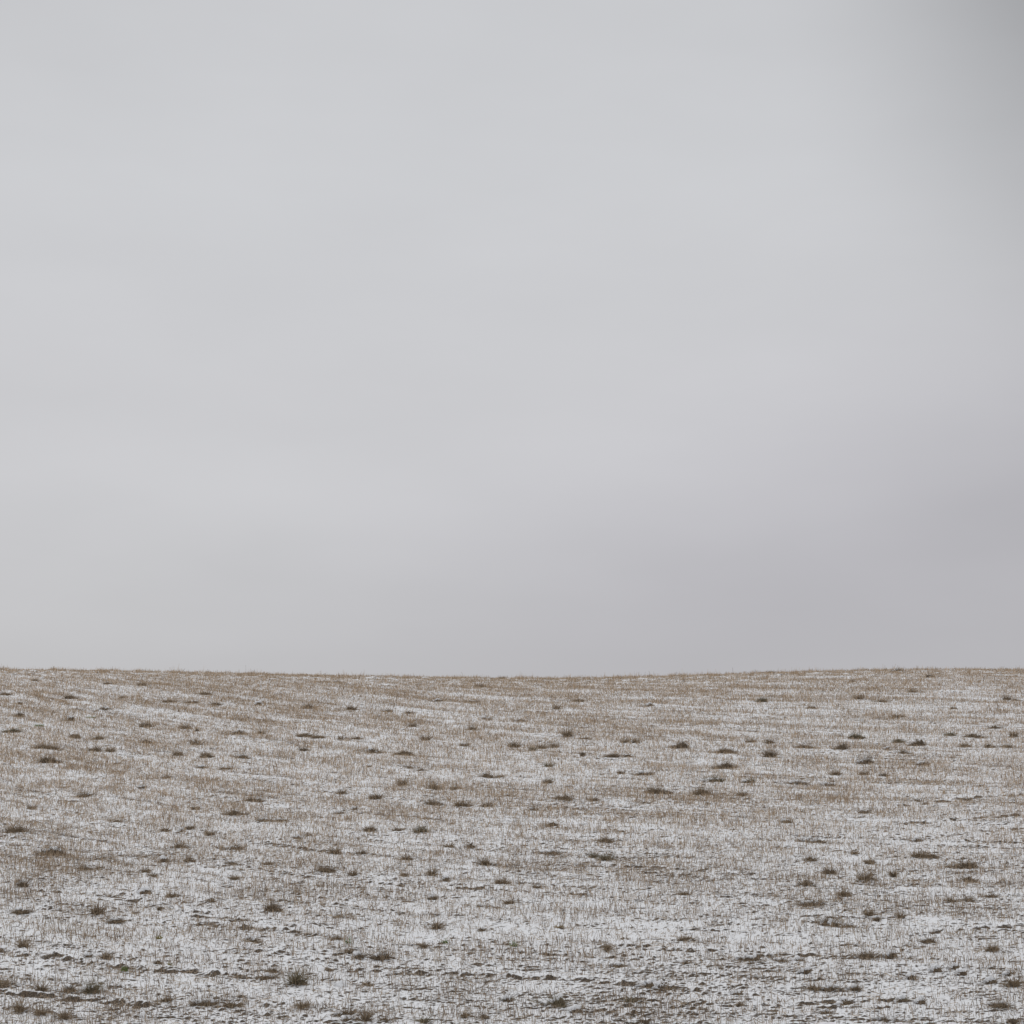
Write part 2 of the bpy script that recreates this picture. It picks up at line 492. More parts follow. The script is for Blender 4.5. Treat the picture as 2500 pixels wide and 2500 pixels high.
def scatter(n_per_m2, thick):
    """random spots over the visible field, thicker where the photo shows brown stubble"""
    y0, y1 = 33.0, 158.0
    half = lambda q: .28 * q + 9.0                       # wider than the view, so a step aside still finds a field
    n = int(n_per_m2 * 2 * half(y1) * (y1 - y0))
    y = rng.uniform(y0, y1, n); x = rng.uniform(-1, 1, n) * half(y1)
    q = np.abs(x) < half(y)
    x, y = x[q], y[q]; n = len(x)
    s, t = rows(x, y)
    dens = np.clip(.50 + thick * patch(x, y), .16, .9) * np.clip(1 + .65 * noise2(s * .16, t * .9, 41) + .9 * noise2(s * 1.1, t * 2.4, 42) + .5 * noise2(s * 5, t * 6, 43), .1, 2.2)
    far = sstep(55, 105, y)
    dens *= np.clip(1 + (.30 + .22 * far) * noise2(s * .045, t * .42, 44) + (.35 + .5 * far) * noise2(s * .10, t * 1.1, 45), .15, 1.8)
    dens *= 1 - .45 * sstep(100, 132, y)
    k = rng.uniform(0, 1.5, n) < dens
    return x[k], y[k]


STUBBLE_N, LITTER_N = 270, 60
x, y = scatter(STUBBLE_N, .42)
s, t = rows(x, y)
jit = (np.round(t / .15) * .15 - t) * .75            # stems stand in drill rows
y = y + jit
n = len(x)
z = hill(x, y) + tilth(x, y) - .02
tall = .118 * (1 + .45 * rng.normal(size=n).clip(-1.6, 2.2)) * np.clip(1 + .5 * noise2(x * .4, y * .4, 51), .6, 1.5)
tall *= np.where(rng.random(n) < .04, 1.7, 1.0) * (1 + sstep(112, 130, y) * np.clip(1.2 * noise2(x * .9, y * .5, 52) + .5 * noise2(x * 2.5, y * 1.5, 53) - .28, -.5, .9))
ln = np.abs(rng.normal(0, .16, n)); ln = np.where(rng.random(n) < .12, rng.uniform(.5, 1.25, n), ln)
V, F = stems(np.stack([x, y, z], -1), rng.uniform(0, 6.283, n), ln, tall, rng.uniform(.007, .0145, n) * (1 + .006 * (y - 38)), rng.normal(0, .25, n), rings=2, flat=.4)
ob = obj('stubble', make_mesh('stubble', V, F, M_STUBBLE, smooth=False))
ob['kind'] = 'stuff'; ob['label'] = 'short brown cereal stubble standing all over the snowy slope'; ob['category'] = 'stubble'
print('stubble stems', n)

x, y = scatter(LITTER_N, .55)
n = len(x)
z = hill(x, y) + tilth(x, y) + .012
V, F = stems(np.stack([x, y, z], -1), rng.uniform(0, 6.283, n), rng.uniform(1.25, 1.62, n), rng.uniform(.08, .32, n), rng.uniform(.006, .014, n), rng.normal(0, .25, n), rings=3, flat=.4)
ob = obj('straw_litter', make_mesh('straw_litter', V, F, M_LITTER, smooth=False))
ob['kind'] = 'stuff'; ob['label'] = 'loose broken straw lying between the stubble rows'; ob['category'] = 'straw'


# ----------------------------------------------------------------- clumps one can count
def lump(rx, ry, rz, seed, nu=22, nv=12, rough=.35, sink=.35):
    """a rugged half buried lump: returns verts, faces, unit normals, so snow can be laid on it"""
    th = np.linspace(0, 2 * math.pi, nu, endpoint=False); ph = np.linspace(0, math.pi, nv)
    D = np.stack([np.sin(ph)[:, None] * np.cos(th)[None], np.sin(ph)[:, None] * np.sin(th)[None], np.repeat(np.cos(ph)[:, None], nu, 1)], -1)
    q = seed * 7.31
    nz = noise2(D[..., 0] * 1.7 + q + D[..., 2], D[..., 1] * 1.7 - q + D[..., 2] * .7, 61) + .6 * noise2(D[..., 0] * 4 + q, D[..., 1] * 4 + D[..., 2] * 3, 62)
    R = 1 + rough * nz + .35 * rough * noise2(D[..., 0] * 9 + q, D[..., 1] * 6 + D[..., 2] * 6 + q, 63)
    R[0] = R[0].mean(); R[-1] = R[-1].mean()
    P = D * R[..., None] * np.array([rx, ry, rz])
    P[..., 2] += rz * (1 - sink) - rz * .75
    i = np.arange(nv - 1)[:, None] * nu + np.arange(nu)[None]
    i2 = np.arange(nv - 1)[:, None] * nu + (np.arange(nu)[None] + 1) % nu
    F = np.stack([i, i + nu, i2 + nu, i2], -1).reshape(-1, 4)
    return P.reshape(-1, 3), F, D.reshape(-1, 3), nz.reshape(-1)


def snow_on(P, F, D, nz, thick):
    """a coat of drifted snow on the top, left and far side of a lump, dipping under its surface elsewhere"""
    d = D @ np.array([-.42, .45, .79])
    m = sstep(.36, .60, d + .30 * nz + .30 * noise2(D[:, 0] * 5 + D[:, 2] * 4, D[:, 1] * 5, 66))
    return P + D * (m * thick - (1 - m) * thick * .6)[:, None], F


def place(i, it):
    px, py, w, h, kind, col, snow, label = it
    rd = np.random.default_rng(1000 + i)
    gx, gy = ground_at(px, py)
    mpp = gy / FPX                                     # metres in one photo pixel there
    Wm, Hm = .82 * w * mpp, 1.1 * h * mpp
    gz = float(hill(gx, gy))
    tdy = float(ground_at(px, py - 3)[1] - gy) / 3    # metres of slope behind one photo pixel

    def top(name, cat, group):
        o = bpy.data.objects.new(name, None); C.objects.link(o)
        o.empty_display_size = .1; o.location = (gx, gy, gz)
        o['label'] = label; o['category'] = cat
        if group: o['group'] = group
        return o

    def settle(V):                                      # follow the slope under a wide clump
        V = np.array(V, float)
        V[:, 2] += hill(V[:, 0] + gx, V[:, 1] + gy) - gz
        return V
    if kind == 't':
        root = top('grass_tuft', 'grass tuft', 'dead grass tufts on the snowy slope')
        hm = Hm * .95
        rx, ry, rz = .36 * Wm, max(.08, .22 * Wm), max(.04, .26 * hm)
        P, F, D, nz = lump(rx, ry, rz, i)
        obj('root_clod', make_mesh('root_clod', settle(P), F, M_SOIL), root)
        n = int(np.clip(150 * Wm / .5, 90, 330))
        a = rd.uniform(0, 6.283, n); r = np.sqrt(rd.random(n))
        # two or three crowns of blades share one foot
        nc = 1 if w < 34 else 2 if w < 60 else 3 if w < 85 else 5
        cx = np.sort(rd.uniform(-.6, .6, nc)) * rx if nc > 1 else np.zeros(1)
        ch = np.where(rd.random(nc) < .5, 1.0, rd.uniform(.55, 1.0, nc)); ch[rd.integers(nc)] = 1.0
        k = rd.integers(0, nc, n)
        rr = rx * (.85 / nc + .12)
        bx = cx[k] + r * np.cos(a) * rr; by = r * np.sin(a) * ry * .8
        bz = rz * .9 * np.sqrt(np.clip(1 - (bx / rx) ** 2 - (by / ry) ** 2, .02, 1)) * .7 - .02
        L = hm * ch[k] * rd.uniform(.35, 1.0, n) * np.where(rd.random(n) < .1, 1.2, 1.0)
        lean = .15 + .75 * r * rd.uniform(.3, 1.2, n)
        az = np.arctan2(by * 1.0, bx - cx[k]) + rd.normal(0, .6, n)
        V1 = stems(np.stack([bx, by, bz], -1), az, lean, L, rd.uniform(.008, .017, n), rd.normal(.5, .45, n), rings=4)
        m = n // 2                                      # bent-over litter round the foot
        a = rd.uniform(0, 6.283, m); q = rd.uniform(.5, 1.05, m)
        fx, fy = q * np.cos(a) * rx, q * np.sin(a) * ry
        V2 = stems(np.stack([fx, fy, np.full(m, .02)], -1), rd.uniform(0, 6.283, m), rd.uniform(1.0, 1.5, m), rd.uniform(.10, .28, m), rd.uniform(.008, .016, m), rd.uniform(.0, .3, m), rings=3)
        V, F2 = join([V1, V2])
        obj('blades', make_mesh('blades', settle(V), F2, GRASS[col], smooth=False), root)
        if snow == 1:
            V, F = snow_on(P + np.array([-.03, .03, .015]), F, D, nz, .05)
            obj('snow_cap', make_mesh('snow_cap', settle(V), F, M_SNOW), root)
        if snow == 2:                                   # one stem stands far above the tuft
            hs = (2.1 if w < 30 else 1.7) * Hm
            V, F = stems(np.array([[.0, .0, -.01]]), np.array([1.2]), np.array([.05]), np.array([hs]), np.array([.035]), np.array([.08]), rings=5, flat=.5)
            obj('stalk', make_mesh('stalk', settle(V), F, GRASS[col], smooth=False), root)
    elif kind == 'm':
        root = top('straw_clump', 'straw clump', 'flattened straw clumps on the snowy slope')
        hm = Hm * 1.0
        rx, ry, rz = .34 * Wm, max(.06, min(.22 * Wm, .16)), max(.05, .52 * hm)
        tilt = rd.normal(-.22, .28)
        nb = max(2, int(round(Wm / .26)))
        parts = []; caps = []
        f0 = rd.uniform(-.75, .75)                      # the heap peaks here and tails off to the sides
        for b in range(nb):                             # a string of low lumps reads as one ragged mat
            f = (b + .5) / nb * 2 - 1 if nb > 1 else 0
            k = rd.uniform(.45, 1.2)
            P, F, D, nz = lump(rx / nb * rd.uniform(1.1, 1.7), ry * k, rz * k * max(.25, 1.05 - .62 * abs(f - f0)), i * 13 + b, rough=.75)
            P = P + np.array([f * rx * .85, f * rx * .85 * tilt + rd.normal(0, .05), 0])
            parts.append((P, F)); caps.append((P, F, D, nz))
        V, F = join(parts)
        obj('root_clod', make_mesh('root_clod', settle(V), F, M_SOIL), root)
        n = int(np.clip((rd.uniform(170, 340) if not snow else 190) * Wm / .5, 90, 650))
        bx = rd.uniform(-1, 1, n); bx = np.where(rd.random(n) < .3, np.clip(rd.normal(0, .8, n), -1.25, 1.25), bx * .95) * rx * 1.12
        by = rd.normal(0, .55, n) * ry * rd.uniform(.7, 1.6) + bx * tilt + .5 * ry * noise2(bx / max(Wm, .2) * 2.3 + i, bx * 0 + 5.1, 72)
        e = np.clip(1 - (bx / rx) ** 2, .05, 1)
        bz = rz * .75 * np.sqrt(e) * rd.uniform(.1, 1.0, n) * np.clip(1.1 - .6 * np.abs(bx / rx - f0), .2, 1)
        up = rd.random(n) < .45
        lean = np.where(up, rd.uniform(.2, 1.1, n), rd.uniform(1.2, 1.65, n))
        az = np.where(rd.random(n) < .5, 0, math.pi) + rd.normal(0, .6, n)
        hump = (.45 + .75 * np.clip(.5 + 1.2 * noise2(bx / max(Wm, .2) * 3.1 + i * 3.7, bx * 0 + i * 1.3, 71), 0, 1)) * np.clip(1.35 - .62 * np.abs(bx / rx - f0), .35, 1.3)
        L = np.where(up, hm * hump * rd.uniform(.35, .95, n), np.minimum(rd.uniform(.12, .40, n), .7 * Wm))
        V, F = stems(np.stack([bx, by, bz], -1), az, lean, L, rd.uniform(.009, .018, n), rd.normal(.1, .25, n), rings=3)
        obj('matted_straw', make_mesh('matted_straw', settle(V), F, GRASS[col], smooth=False), root)
        if snow:
            q = [snow_on(P + np.array([-.02, .05, .10 * rz + .01]), F, D, nz, .045) for P, F, D, nz in caps]
            V, F = join(q)
            obj('snow_cap', make_mesh('snow_cap', settle(V), F, M_SNOW), root)
    elif kind == 'c':
        root = top('soil_clod', 'soil clod', 'soil clods on the snowy slope')
        P, F, D, nz = lump(.48 * Wm, max(.08, .34 * Wm), max(.05, .62 * Hm), i, rough=.5)
        obj('clod_body', make_mesh('clod_body', settle(P), F, M_SOIL), root)
        n = 36
        a = rd.uniform(0, 6.283, n)
        V, F2 = stems(np.stack([np.cos(a) * .3 * Wm, np.sin(a) * .2 * Wm, np.full(n, .25 * Hm)], -1), a, rd.uniform(.5, 1.4, n), rd.uniform(.06, .18, n), rd.uniform(.007, .014, n), rd.normal(.2, .3, n), rings=3)
        obj('rootlets', make_mesh('rootlets', settle(V), F2, GRASS[col], smooth=False), root)
        if snow:
            V, F = snow_on(P, F, D, nz, .05)
            obj('snow_cap', make_mesh('snow_cap', settle(V), F, M_SNOW), root)
    elif kind == 'l':
        P, F, D, nz = lump(.5 * Wm, max(.1, .35 * Wm), .62 * Hm, i, rough=.3)
        o = obj('snow_lump', make_mesh('snow_lump', settle(P), F, M_SNOW), None, (gx, gy, gz))
        o['label'] = label; o['category'] = 'snow lump'; o['group'] = 'loose snow lumps on the slope'
    else:
        n = int(np.clip(60 * Wm / .5, 22, 110)) if col == 'g' else 26
        bx = np.clip(rd.normal(0, .3, n), -.5, .5) * Wm; by = np.clip(rd.normal(0, .3, n), -.5, .5) * max(Wm * .3, .12)
        V, F = stems(np.stack([bx, by, np.full(n, .0)], -1), rd.uniform(0, 6.283, n), rd.uniform(.2, 1.1, n), Hm * rd.uniform(.4, .95, n), rd.uniform(.014, .03, n), rd.normal(.5, .4, n), rings=4)
        name = 'green_weed' if col == 'g' else 'yellow_weed'
        o = obj(name, make_mesh(name, settle(V), F, GRASS[col], smooth=False), None, (gx, gy, gz))
        o['label'] = label; o['category'] = 'weed'; o['group'] = 'small weeds showing through the snow'


# photo spot of the foot (x, y), width and height in photo pixels, kind, colour, snow, label
CLUMPS = [
    (47, 1750, 29, 14, 'm', 'd', 0, 'lone dark rounded hummock on pale snow by the left edge, high on the slope'),
    (15, 1697, 32, 10, 'm', 'd', 0, 'small dark flattened straw clump a short way behind the lone upper left hummock'),
    (172, 1706, 47, 10, 'm', 'b', 0, 'brown straw wisp well behind and right of the lone upper left hummock'),
    (350, 1675, 40, 11, 't', 'b', 0, 'brown spreading grass tuft far behind and left of the smooth upper left hump'),
    (261, 1734, 44, 10, 'm', 'd', 1, 'dark snow dusted straw wisp well right of the lone upper left hummock'),
    (167, 1761, 37, 14, 'm', 'd', 1, 'dark snow dusted flattened straw clump a short way right of the lone upper left hummock'),
    (29, 1788, 54, 9, 'm', 'o', 0, 'olive straw wisp a short way in front of the lone upper left hummock'),
    (358, 1775, 57, 16, 't', 'b', 0, 'broad brown spreading grass tuft well left of the smooth upper left hump'),
    (453, 1780, 37, 17, 't', 'b', 0, 'brown spreading grass tuft well left of the smooth upper left hump'),
    (582, 1793, 44, 14, 'm', 'd', 1, 'smooth dark hump of matted grass on the upper slope, left of centre'),
    (185, 1801, 37, 13, 'm', 'b', 0, 'brown flattened straw clump a short way behind and right of the long thin straw wisp'),
    (241, 1806, 34, 12, 'm', 'b', 0, 'small brown flattened straw clump well right of the long thin straw wisp'),
    (478, 1820, 40, 20, 't', 'd', 0, 'dark spreading grass tuft well behind and right of the single tall stalk'),
    (358, 1815, 30, 12, 'm', 'd', 0, 'small dark flattened straw clump well behind the single tall stalk'),
    (114, 1829, 108, 13, 'm', 'b', 0, 'long thin wisp of dark flattened straw on the upper left slope'),
    (232, 1834, 47, 11, 'm', 'd', 0, 'dark straw wisp a short way right of the long thin straw wisp'),
    (269, 1836, 30, 17, 't', 'b', 0, 'small brown spreading grass tuft well right of the broad brown heap'),
    (505, 1850, 61, 19, 't', 'b', 0, 'broad brown spreading grass tuft well in front and left of the smooth upper left hump'),
    (434, 1845, 30, 19, 't', 'b', 0, 'small brown spreading grass tuft a short way behind the single tall stalk'),
    (528, 1721, 30, 8, 'm', 'd', 0, 'small dark flattened straw clump well behind the smooth upper left hump'),
    (414, 1715, 40, 7, 'm', 'd', 0, 'leftmost dark straw wisp well behind and left of the smooth upper left hump'),
    (468, 1717, 47, 8, 'm', 'd', 0, 'rightmost dark straw wisp well behind and left of the smooth upper left hump'),
    (498, 1697, 44, 10, 'm', 'b', 0, 'brown straw wisp well behind and left of the smooth upper left hump'),
    (299, 1705, 20, 9, 'm', 'b', 0, 'tiny brown flattened straw clump far behind and right of the long thin straw wisp'),
    (631, 1721, 19, 11, 'c', 'd', 1, 'tiny dark snow dusted soil clod well behind the smooth upper left hump'),
    (47, 1720, 17, 9, 'm', 'b', 0, 'tiny brown flattened straw clump a short way behind the lone upper left hummock'),
    (262, 1671, 20, 8, 'm', 'd', 0, 'tiny dark flattened straw clump far behind and right of the lone upper left hummock'),
    (84, 1664, 24, 9, 'm', 'b', 0, 'small brown flattened straw clump well behind the lone upper left hummock'),
    (481, 1787, 17, 9, 'm', 'd', 0, 'tiny dark flattened straw clump a short way left of the smooth upper left hump'),
    (636, 1791, 20, 8, 'm', 'b', 0, 'tiny brown flattened straw clump close right of the smooth upper left hump'),
    (96, 1774, 30, 9, 's', 'g', 0, 'small green weed seedlings a short way behind the long thin straw wisp'),
    (224, 1754, 30, 8, 's', 'g', 0, 'small green weed seedlings well right of the lone upper left hummock'),
    (47, 1779, 13, 7, 's', 'g', 0, 'tiny green weed seedlings a short way in front of the lone upper left hummock'),
    (104, 1658, 9, 12, 'l', 'w', 1, 'tiny white snow lump well behind the lone upper left hummock'),
    (755, 1730, 37, 13, 'm', 'd', 0, 'dark flattened straw clump a short way left of the dark bristly crest tuft'),
    (862, 1734, 50, 14, 't', 'd', 0, 'dark bristly low tuft spread wide on the upper slope, left of centre'),
    (946, 1738, 30, 9, 'm', 'd', 1, 'small dark snow dusted flattened straw clump far behind the round bristly bush'),
    (998, 1743, 27, 8, 'm', 'd', 0, 'small dark flattened straw clump well right of the dark bristly crest tuft'),
    (1007, 1775, 24, 17, 't', 'b', 0, 'small brown upright grass tuft well in front and right of the dark bristly crest tuft'),
    (1039, 1808, 30, 20, 't', 'b', 0, 'small brown upright grass tuft well behind the round bristly bush'),
    (1067, 1713, 37, 7, 'm', 'd', 1, 'dark snow dusted straw wisp well right of the dark bristly crest tuft'),
    (743, 1798, 50, 9, 'm', 'b', 0, 'leftmost brown straw wisp well right of the smooth upper left hump'),
    (776, 1802, 37, 9, 'm', 'b', 0, 'rightmost brown straw wisp well in front and left of the dark bristly crest tuft'),
    (832, 1806, 20, 14, 't', 'b', 0, 'tiny brown upright grass tuft well in front of the dark bristly crest tuft'),
    (866, 1806, 37, 8, 'm', 'd', 0, 'dark straw wisp well in front of the dark bristly crest tuft'),
    (1189, 1756, 30, 7, 'm', 'd', 1, 'small dark snow dusted straw wisp well in front of the brown tuft under the skyline'),
    (1150, 1784, 34, 12, 'm', 'b', 0, 'small brown flattened straw clump well in front of the brown tuft under the skyline'),
    (743, 1834, 30, 14, 't', 'd', 0, 'small dark spreading grass tuft well in front and right of the smooth upper left hump'),
    (913, 1838, 47, 13, 'm', 'd', 1, 'dark snow dusted flattened straw clump well behind and left of the round bristly bush'),
    (987, 1843, 61, 13, 'm', 'b', 0, 'broad brown straw wisp well behind the round bristly bush'),
    (1133, 1822, 27, 14, 't', 'b', 0, 'small brown spreading grass tuft far behind and left of the neat dark footed tuft'),
    (1256, 1824, 44, 20, 't', 'b', 0, 'brown spreading grass tuft well left of the peaked upper tuft'),
    (1173, 1679, 37, 14, 't', 'b', 0, 'fuzzy brown tuft just below the skyline where it dips lowest'),
    (1226, 1657, 17, 11, 't', 'b', 0, 'tiny brown upright grass tuft far behind and left of the peaked upper tuft'),
    (1152, 1715, 37, 7, 'm', 'd', 1, 'dark snow dusted straw wisp far right of the dark bristly crest tuft'),
    (829, 1668, 34, 7, 'm', 'd', 1, 'small dark snow dusted straw wisp well behind the dark bristly crest tuft'),
    (1388, 1800, 37, 27, 't', 'b', 0, 'peaked brown tuft with one tall point and a low tail on its right, upper slope'),
    (1428, 1806, 40, 9, 'm', 'b', 0, 'brown straw wisp close right of the peaked upper tuft'),
    (1324, 1829, 30, 17, 't', 'b', 0, 'small brown spreading grass tuft well behind the neat dark footed tuft'),
    (1354, 1826, 24, 21, 't', 'b', 0, 'small brown upright grass tuft well behind the neat dark footed tuft'),
    (1301, 1834, 13, 17, 't', 'o', 0, 'tiny olive upright grass tuft well behind the neat dark footed tuft'),
    (1526, 1814, 30, 16, 't', 'b', 0, 'small brown spreading grass tuft well left of the dark oval upper mound'),
    (1553, 1814, 27, 16, 't', 'b', 0, 'small brown spreading grass tuft a short way left of the dark oval upper mound'),
    (1659, 1826, 57, 18, 'm', 'd', 0, 'dark oval mound of matted grass on white snow, upper slope right of centre'),
    (1772, 1839, 64, 12, 'm', 'b', 0, 'broad brown straw wisp a short way behind the tapering dark wedge'),
    (1832, 1814, 30, 16, 't', 'b', 0, 'small brown spreading grass tuft a short way behind and left of the darkest round bush'),
    (1422, 1846, 13, 14, 'c', 'd', 0, 'tiny dark soil clod a short way in front of the peaked upper tuft'),
    (1494, 1849, 44, 13, 'm', 'd', 0, 'dark flattened straw clump well in front and right of the peaked upper tuft'),
    (1531, 1849, 24, 9, 'm', 'd', 0, 'small dark flattened straw clump well left of the dark oval upper mound'),
    (1359, 1732, 13, 16, 't', 'b', 0, 'tiny brown upright grass tuft well behind the peaked upper tuft'),
    (1412, 1713, 30, 11, 'm', 'b', 0, 'small brown flattened straw clump well behind the peaked upper tuft'),
    (1583, 1725, 37, 11, 'm', 'd', 1, 'dark snow dusted flattened straw clump well behind the dark oval upper mound'),
    (1861, 1714, 30, 11, 'm', 'o', 0, 'small olive flattened straw clump far left of the mossy upper right lump'),
    (1267, 1762, 30, 8, 'm', 'd', 1, 'small dark snow dusted flattened straw clump well behind and left of the peaked upper tuft'),
    (1877, 1849, 44, 28, 't', 'd', 0, 'darkest rounded bushy tuft with a steep left side, right half of the upper slope'),
    (1877, 1816, 37, 16, 't', 'd', 0, 'dark spreading grass tuft a short way behind the darkest round bush'),
    (2097, 1707, 30, 16, 't', 'b', 0, 'small rounded olive brown lump standing alone below the right skyline'),
    (2156, 1715, 34, 9, 'm', 'b', 0, 'small brown flattened straw clump a short way right of the mossy upper right lump'),
    (1966, 1826, 64, 11, 'm', 'b', 0, 'broad brown straw wisp a short way left of the tidy upper right mound'),
    (2050, 1831, 47, 17, 'm', 'd', 0, 'compact dark mound with bristly top and bright snow at its right foot'),
    (2092, 1803, 77, 17, 't', 'o', 0, 'wide olive brown patch of short brushy grass on the upper right slope'),
    (2240, 1820, 50, 16, 'm', 'd', 0, 'dark flattened straw clump a short way behind the snow bar clump'),
    (2193, 1813, 30, 11, 'm', 'o', 0, 'small olive flattened straw clump a short way right of the wide olive brush patch'),
    (2318, 1796, 30, 11, 'm', 'o', 0, 'small olive flattened straw clump well behind and right of the snow bar clump'),
    (2382, 1801, 57, 11, 'm', 'd', 0, 'broad dark straw wisp well behind and right of the snow bar clump'),
    (2430, 1779, 34, 8, 'm', 'd', 0, 'small dark straw wisp well in front of the paired tuft by the right edge'),
    (2476, 1800, 37, 18, 't', 'b', 0, 'brown spreading grass tuft well in front of the paired tuft by the right edge'),
    (2358, 1824, 34, 11, 'm', 'b', 0, 'small brown flattened straw clump well behind and right of the snow bar clump'),
    (2419, 1826, 34, 13, 'm', 'd', 0, 'small dark flattened straw clump well behind and right of the snow bar clump'),
    (2459, 1826, 30, 11, 'm', 'b', 0, 'small brown flattened straw clump well right of the snow bar clump'),
    (2459, 1710, 24, 18, 't', 'd', 0, 'dark pointed tuft with a smaller lump at its right, upper slope near the right edge'),
    (2481, 1712, 17, 9, 'm', 'b', 0, 'tiny brown flattened straw clump close right of the paired tuft by the right edge'),
    (2328, 1732, 20, 11, 't', 'b', 0, 'tiny brown spreading grass tuft well left of the paired tuft by the right edge'),
    (2190, 1752, 37, 7, 'm', 'd', 0, 'dark straw wisp well in front and right of the mossy upper right lump'),
    (1983, 1730, 34, 9, 'm', 'b', 0, 'small brown flattened straw clump a short way left of the mossy upper right lump'),
    (2228, 1691, 24, 13, 't', 'b', 0, 'small brown spreading grass tuft a short way in front of the hump on the skyline'),
    (2079, 1666, 20, 10, 'm', 'b', 0, 'tiny brown flattened straw clump a short way behind the mossy upper right lump'),
    (2190, 1641, 47, 11, 'm', 'b', 1, 'snow dusted hump breaking the skyline on its right rise'),
    (2271, 1655, 37, 10, 'm', 'd', 0, 'dark flattened straw clump a short way right of the hump on the skyline'),
    (1882, 1643, 30, 9, 'm', 'b', 0, 'small brown flattened straw clump far behind and left of the mossy upper right lump'),
    (2207, 1841, 37, 11, 'm', 'd', 0, 'dark flattened straw clump a short way behind and left of the snow bar clump'),
    (2173, 1833, 30, 9, 'm', 'd', 1, 'small dark snow dusted flattened straw clump well behind and right of the tilted brown mound'),
    (124, 1863, 74, 18, 'm', 'd', 0, 'broad ragged heap of dark brown grass in the upper left, edged by brown stubble'),
    (284, 1868, 24, 9, 'm', 'd', 1, 'small dark snow dusted flattened straw clump well behind and left of the single tall stalk'),
    (407, 1901, 20, 12, 't', 'd', 2, 'single tall thin stalk rising from a little dark tuft, left of centre'),
    (548, 1879, 40, 7, 'm', 'd', 0, 'dark straw wisp well right of the single tall stalk'),
    (491, 1876, 34, 7, 'm', 'd', 1, 'small dark snow dusted straw wisp far behind the glossy dark hump'),
    (347, 1924, 24, 8, 'm', 'd', 1, 'rightmost small dark snow dusted flattened straw clump far behind the glossy dark hump'),
    (205, 1945, 47, 11, 'm', 'd', 1, 'dark snow dusted straw wisp well in front and right of the broad brown heap'),
    (619, 1957, 50, 11, 'm', 'd', 0, 'dark straw wisp a short way behind and right of the flat dark straw streak'),
    (572, 1991, 64, 14, 'm', 'd', 0, 'flat dark brown streak of matted straw, mid slope on the left'),
    (283, 2008, 27, 8, 'm', 'b', 0, 'small brown flattened straw clump well behind and left of the glossy dark hump'),
    (40, 2033, 84, 18, 'm', 'd', 0, 'long dark ragged mat running in from the left edge at mid slope'),
    (511, 2040, 27, 20, 't', 'b', 0, 'small brown upright grass tuft a short way behind and right of the glossy dark hump'),
    (464, 2024, 24, 13, 't', 'd', 0, 'small dark spreading grass tuft a short way behind the glossy dark hump'),
    (402, 2031, 27, 13, 'm', 'd', 0, 'small dark flattened straw clump a short way behind and left of the glossy dark hump'),
    (441, 2032, 20, 9, 'm', 'd', 1, 'tiny dark snow dusted flattened straw clump a short way behind the glossy dark hump'),
    (478, 1977, 30, 13, 't', 'b', 0, 'small brown spreading grass tuft a short way left of the flat dark straw streak'),
    (77, 1975, 30, 14, 't', 'b', 0, 'small brown spreading grass tuft a short way behind the mat at the left edge'),
    (589, 1851, 44, 12, 'm', 'd', 1, 'dark snow dusted flattened straw clump well behind and right of the single tall stalk'),
    (985, 1920, 40, 27, 't', 'b', 0, 'round bristly brown bush standing alone on snowy stubble, middle of the slope'),
    (918, 1950, 47, 18, 't', 'd', 0, "dark mound with a level bristly top, left of the field's middle"),
    (1061, 1927, 40, 14, 'm', 'b', 0, 'brown flattened straw clump a short way right of the round bristly bush'),
    (1108, 1928, 27, 13, 't', 'b', 0, 'small brown spreading grass tuft a short way right of the round bristly bush'),
    (1189, 1899, 40, 13, 'm', 'd', 0, 'dark flattened straw clump well left of the neat dark footed tuft'),
    (1222, 1899, 20, 8, 'm', 'b', 0, 'tiny brown flattened straw clump a short way left of the neat dark footed tuft'),
    (1000, 1878, 24, 11, 'm', 'b', 0, 'small brown flattened straw clump a short way behind the round bristly bush'),
    (1029, 1883, 24, 9, 'm', 'd', 1, 'small dark snow dusted flattened straw clump well behind the long low grass line'),
    (1061, 1966, 61, 13, 'm', 'd', 0, 'long low line of dark grass along a drill row at mid slope'),
    (1131, 1969, 67, 18, 't', 'b', 0, 'broad brown spreading grass tuft a short way right of the long low grass line'),
    (1189, 1970, 47, 13, 't', 'b', 0, 'brown spreading grass tuft well right of the long low grass line'),
    (1241, 1946, 24, 9, 'm', 'd', 1, 'small dark snow dusted flattened straw clump well left of the dark two humped clump'),
    (903, 2029, 50, 18, 't', 'd', 0, 'dark spreading grass tuft a short way left of the shaggy grey green tuft'),
    (1027, 2033, 50, 24, 't', 'o', 0, 'shaggy grey green tuft with a dark heart, centre of the slope'),
    (970, 2029, 37, 14, 't', 'b', 0, 'brown spreading grass tuft a short way left of the shaggy grey green tuft'),
    (724, 2051, 30, 14, 'm', 'd', 1, 'small dark snow dusted flattened straw clump well behind and left of the sloping dark bank'),
    (751, 2044, 24, 14, 't', 'd', 0, 'small dark spreading grass tuft well behind the sloping dark bank'),
    (862, 1980, 27, 8, 'm', 'd', 1, 'small dark snow dusted flattened straw clump well left of the long low grass line'),
    (829, 1987, 27, 7, 'm', 'd', 1, 'thin snow dusted straw wisp below the dark bristle mound, further left of two'),
    (832, 1939, 37, 16, 't', 'b', 0, 'brown spreading grass tuft a short way left of the dark bristle mound'),
    (901, 1874, 13, 8, 'c', 'd', 1, 'tiny dark snow dusted soil clod well behind the dark bristle mound'),
    (687, 2006, 44, 9, 'm', 'd', 1, 'dark snow dusted straw wisp a short way right of the flat dark straw streak'),
    (647, 2007, 37, 13, 'm', 'd', 1, 'dark snow dusted flattened straw clump far left of the shaggy grey green tuft'),
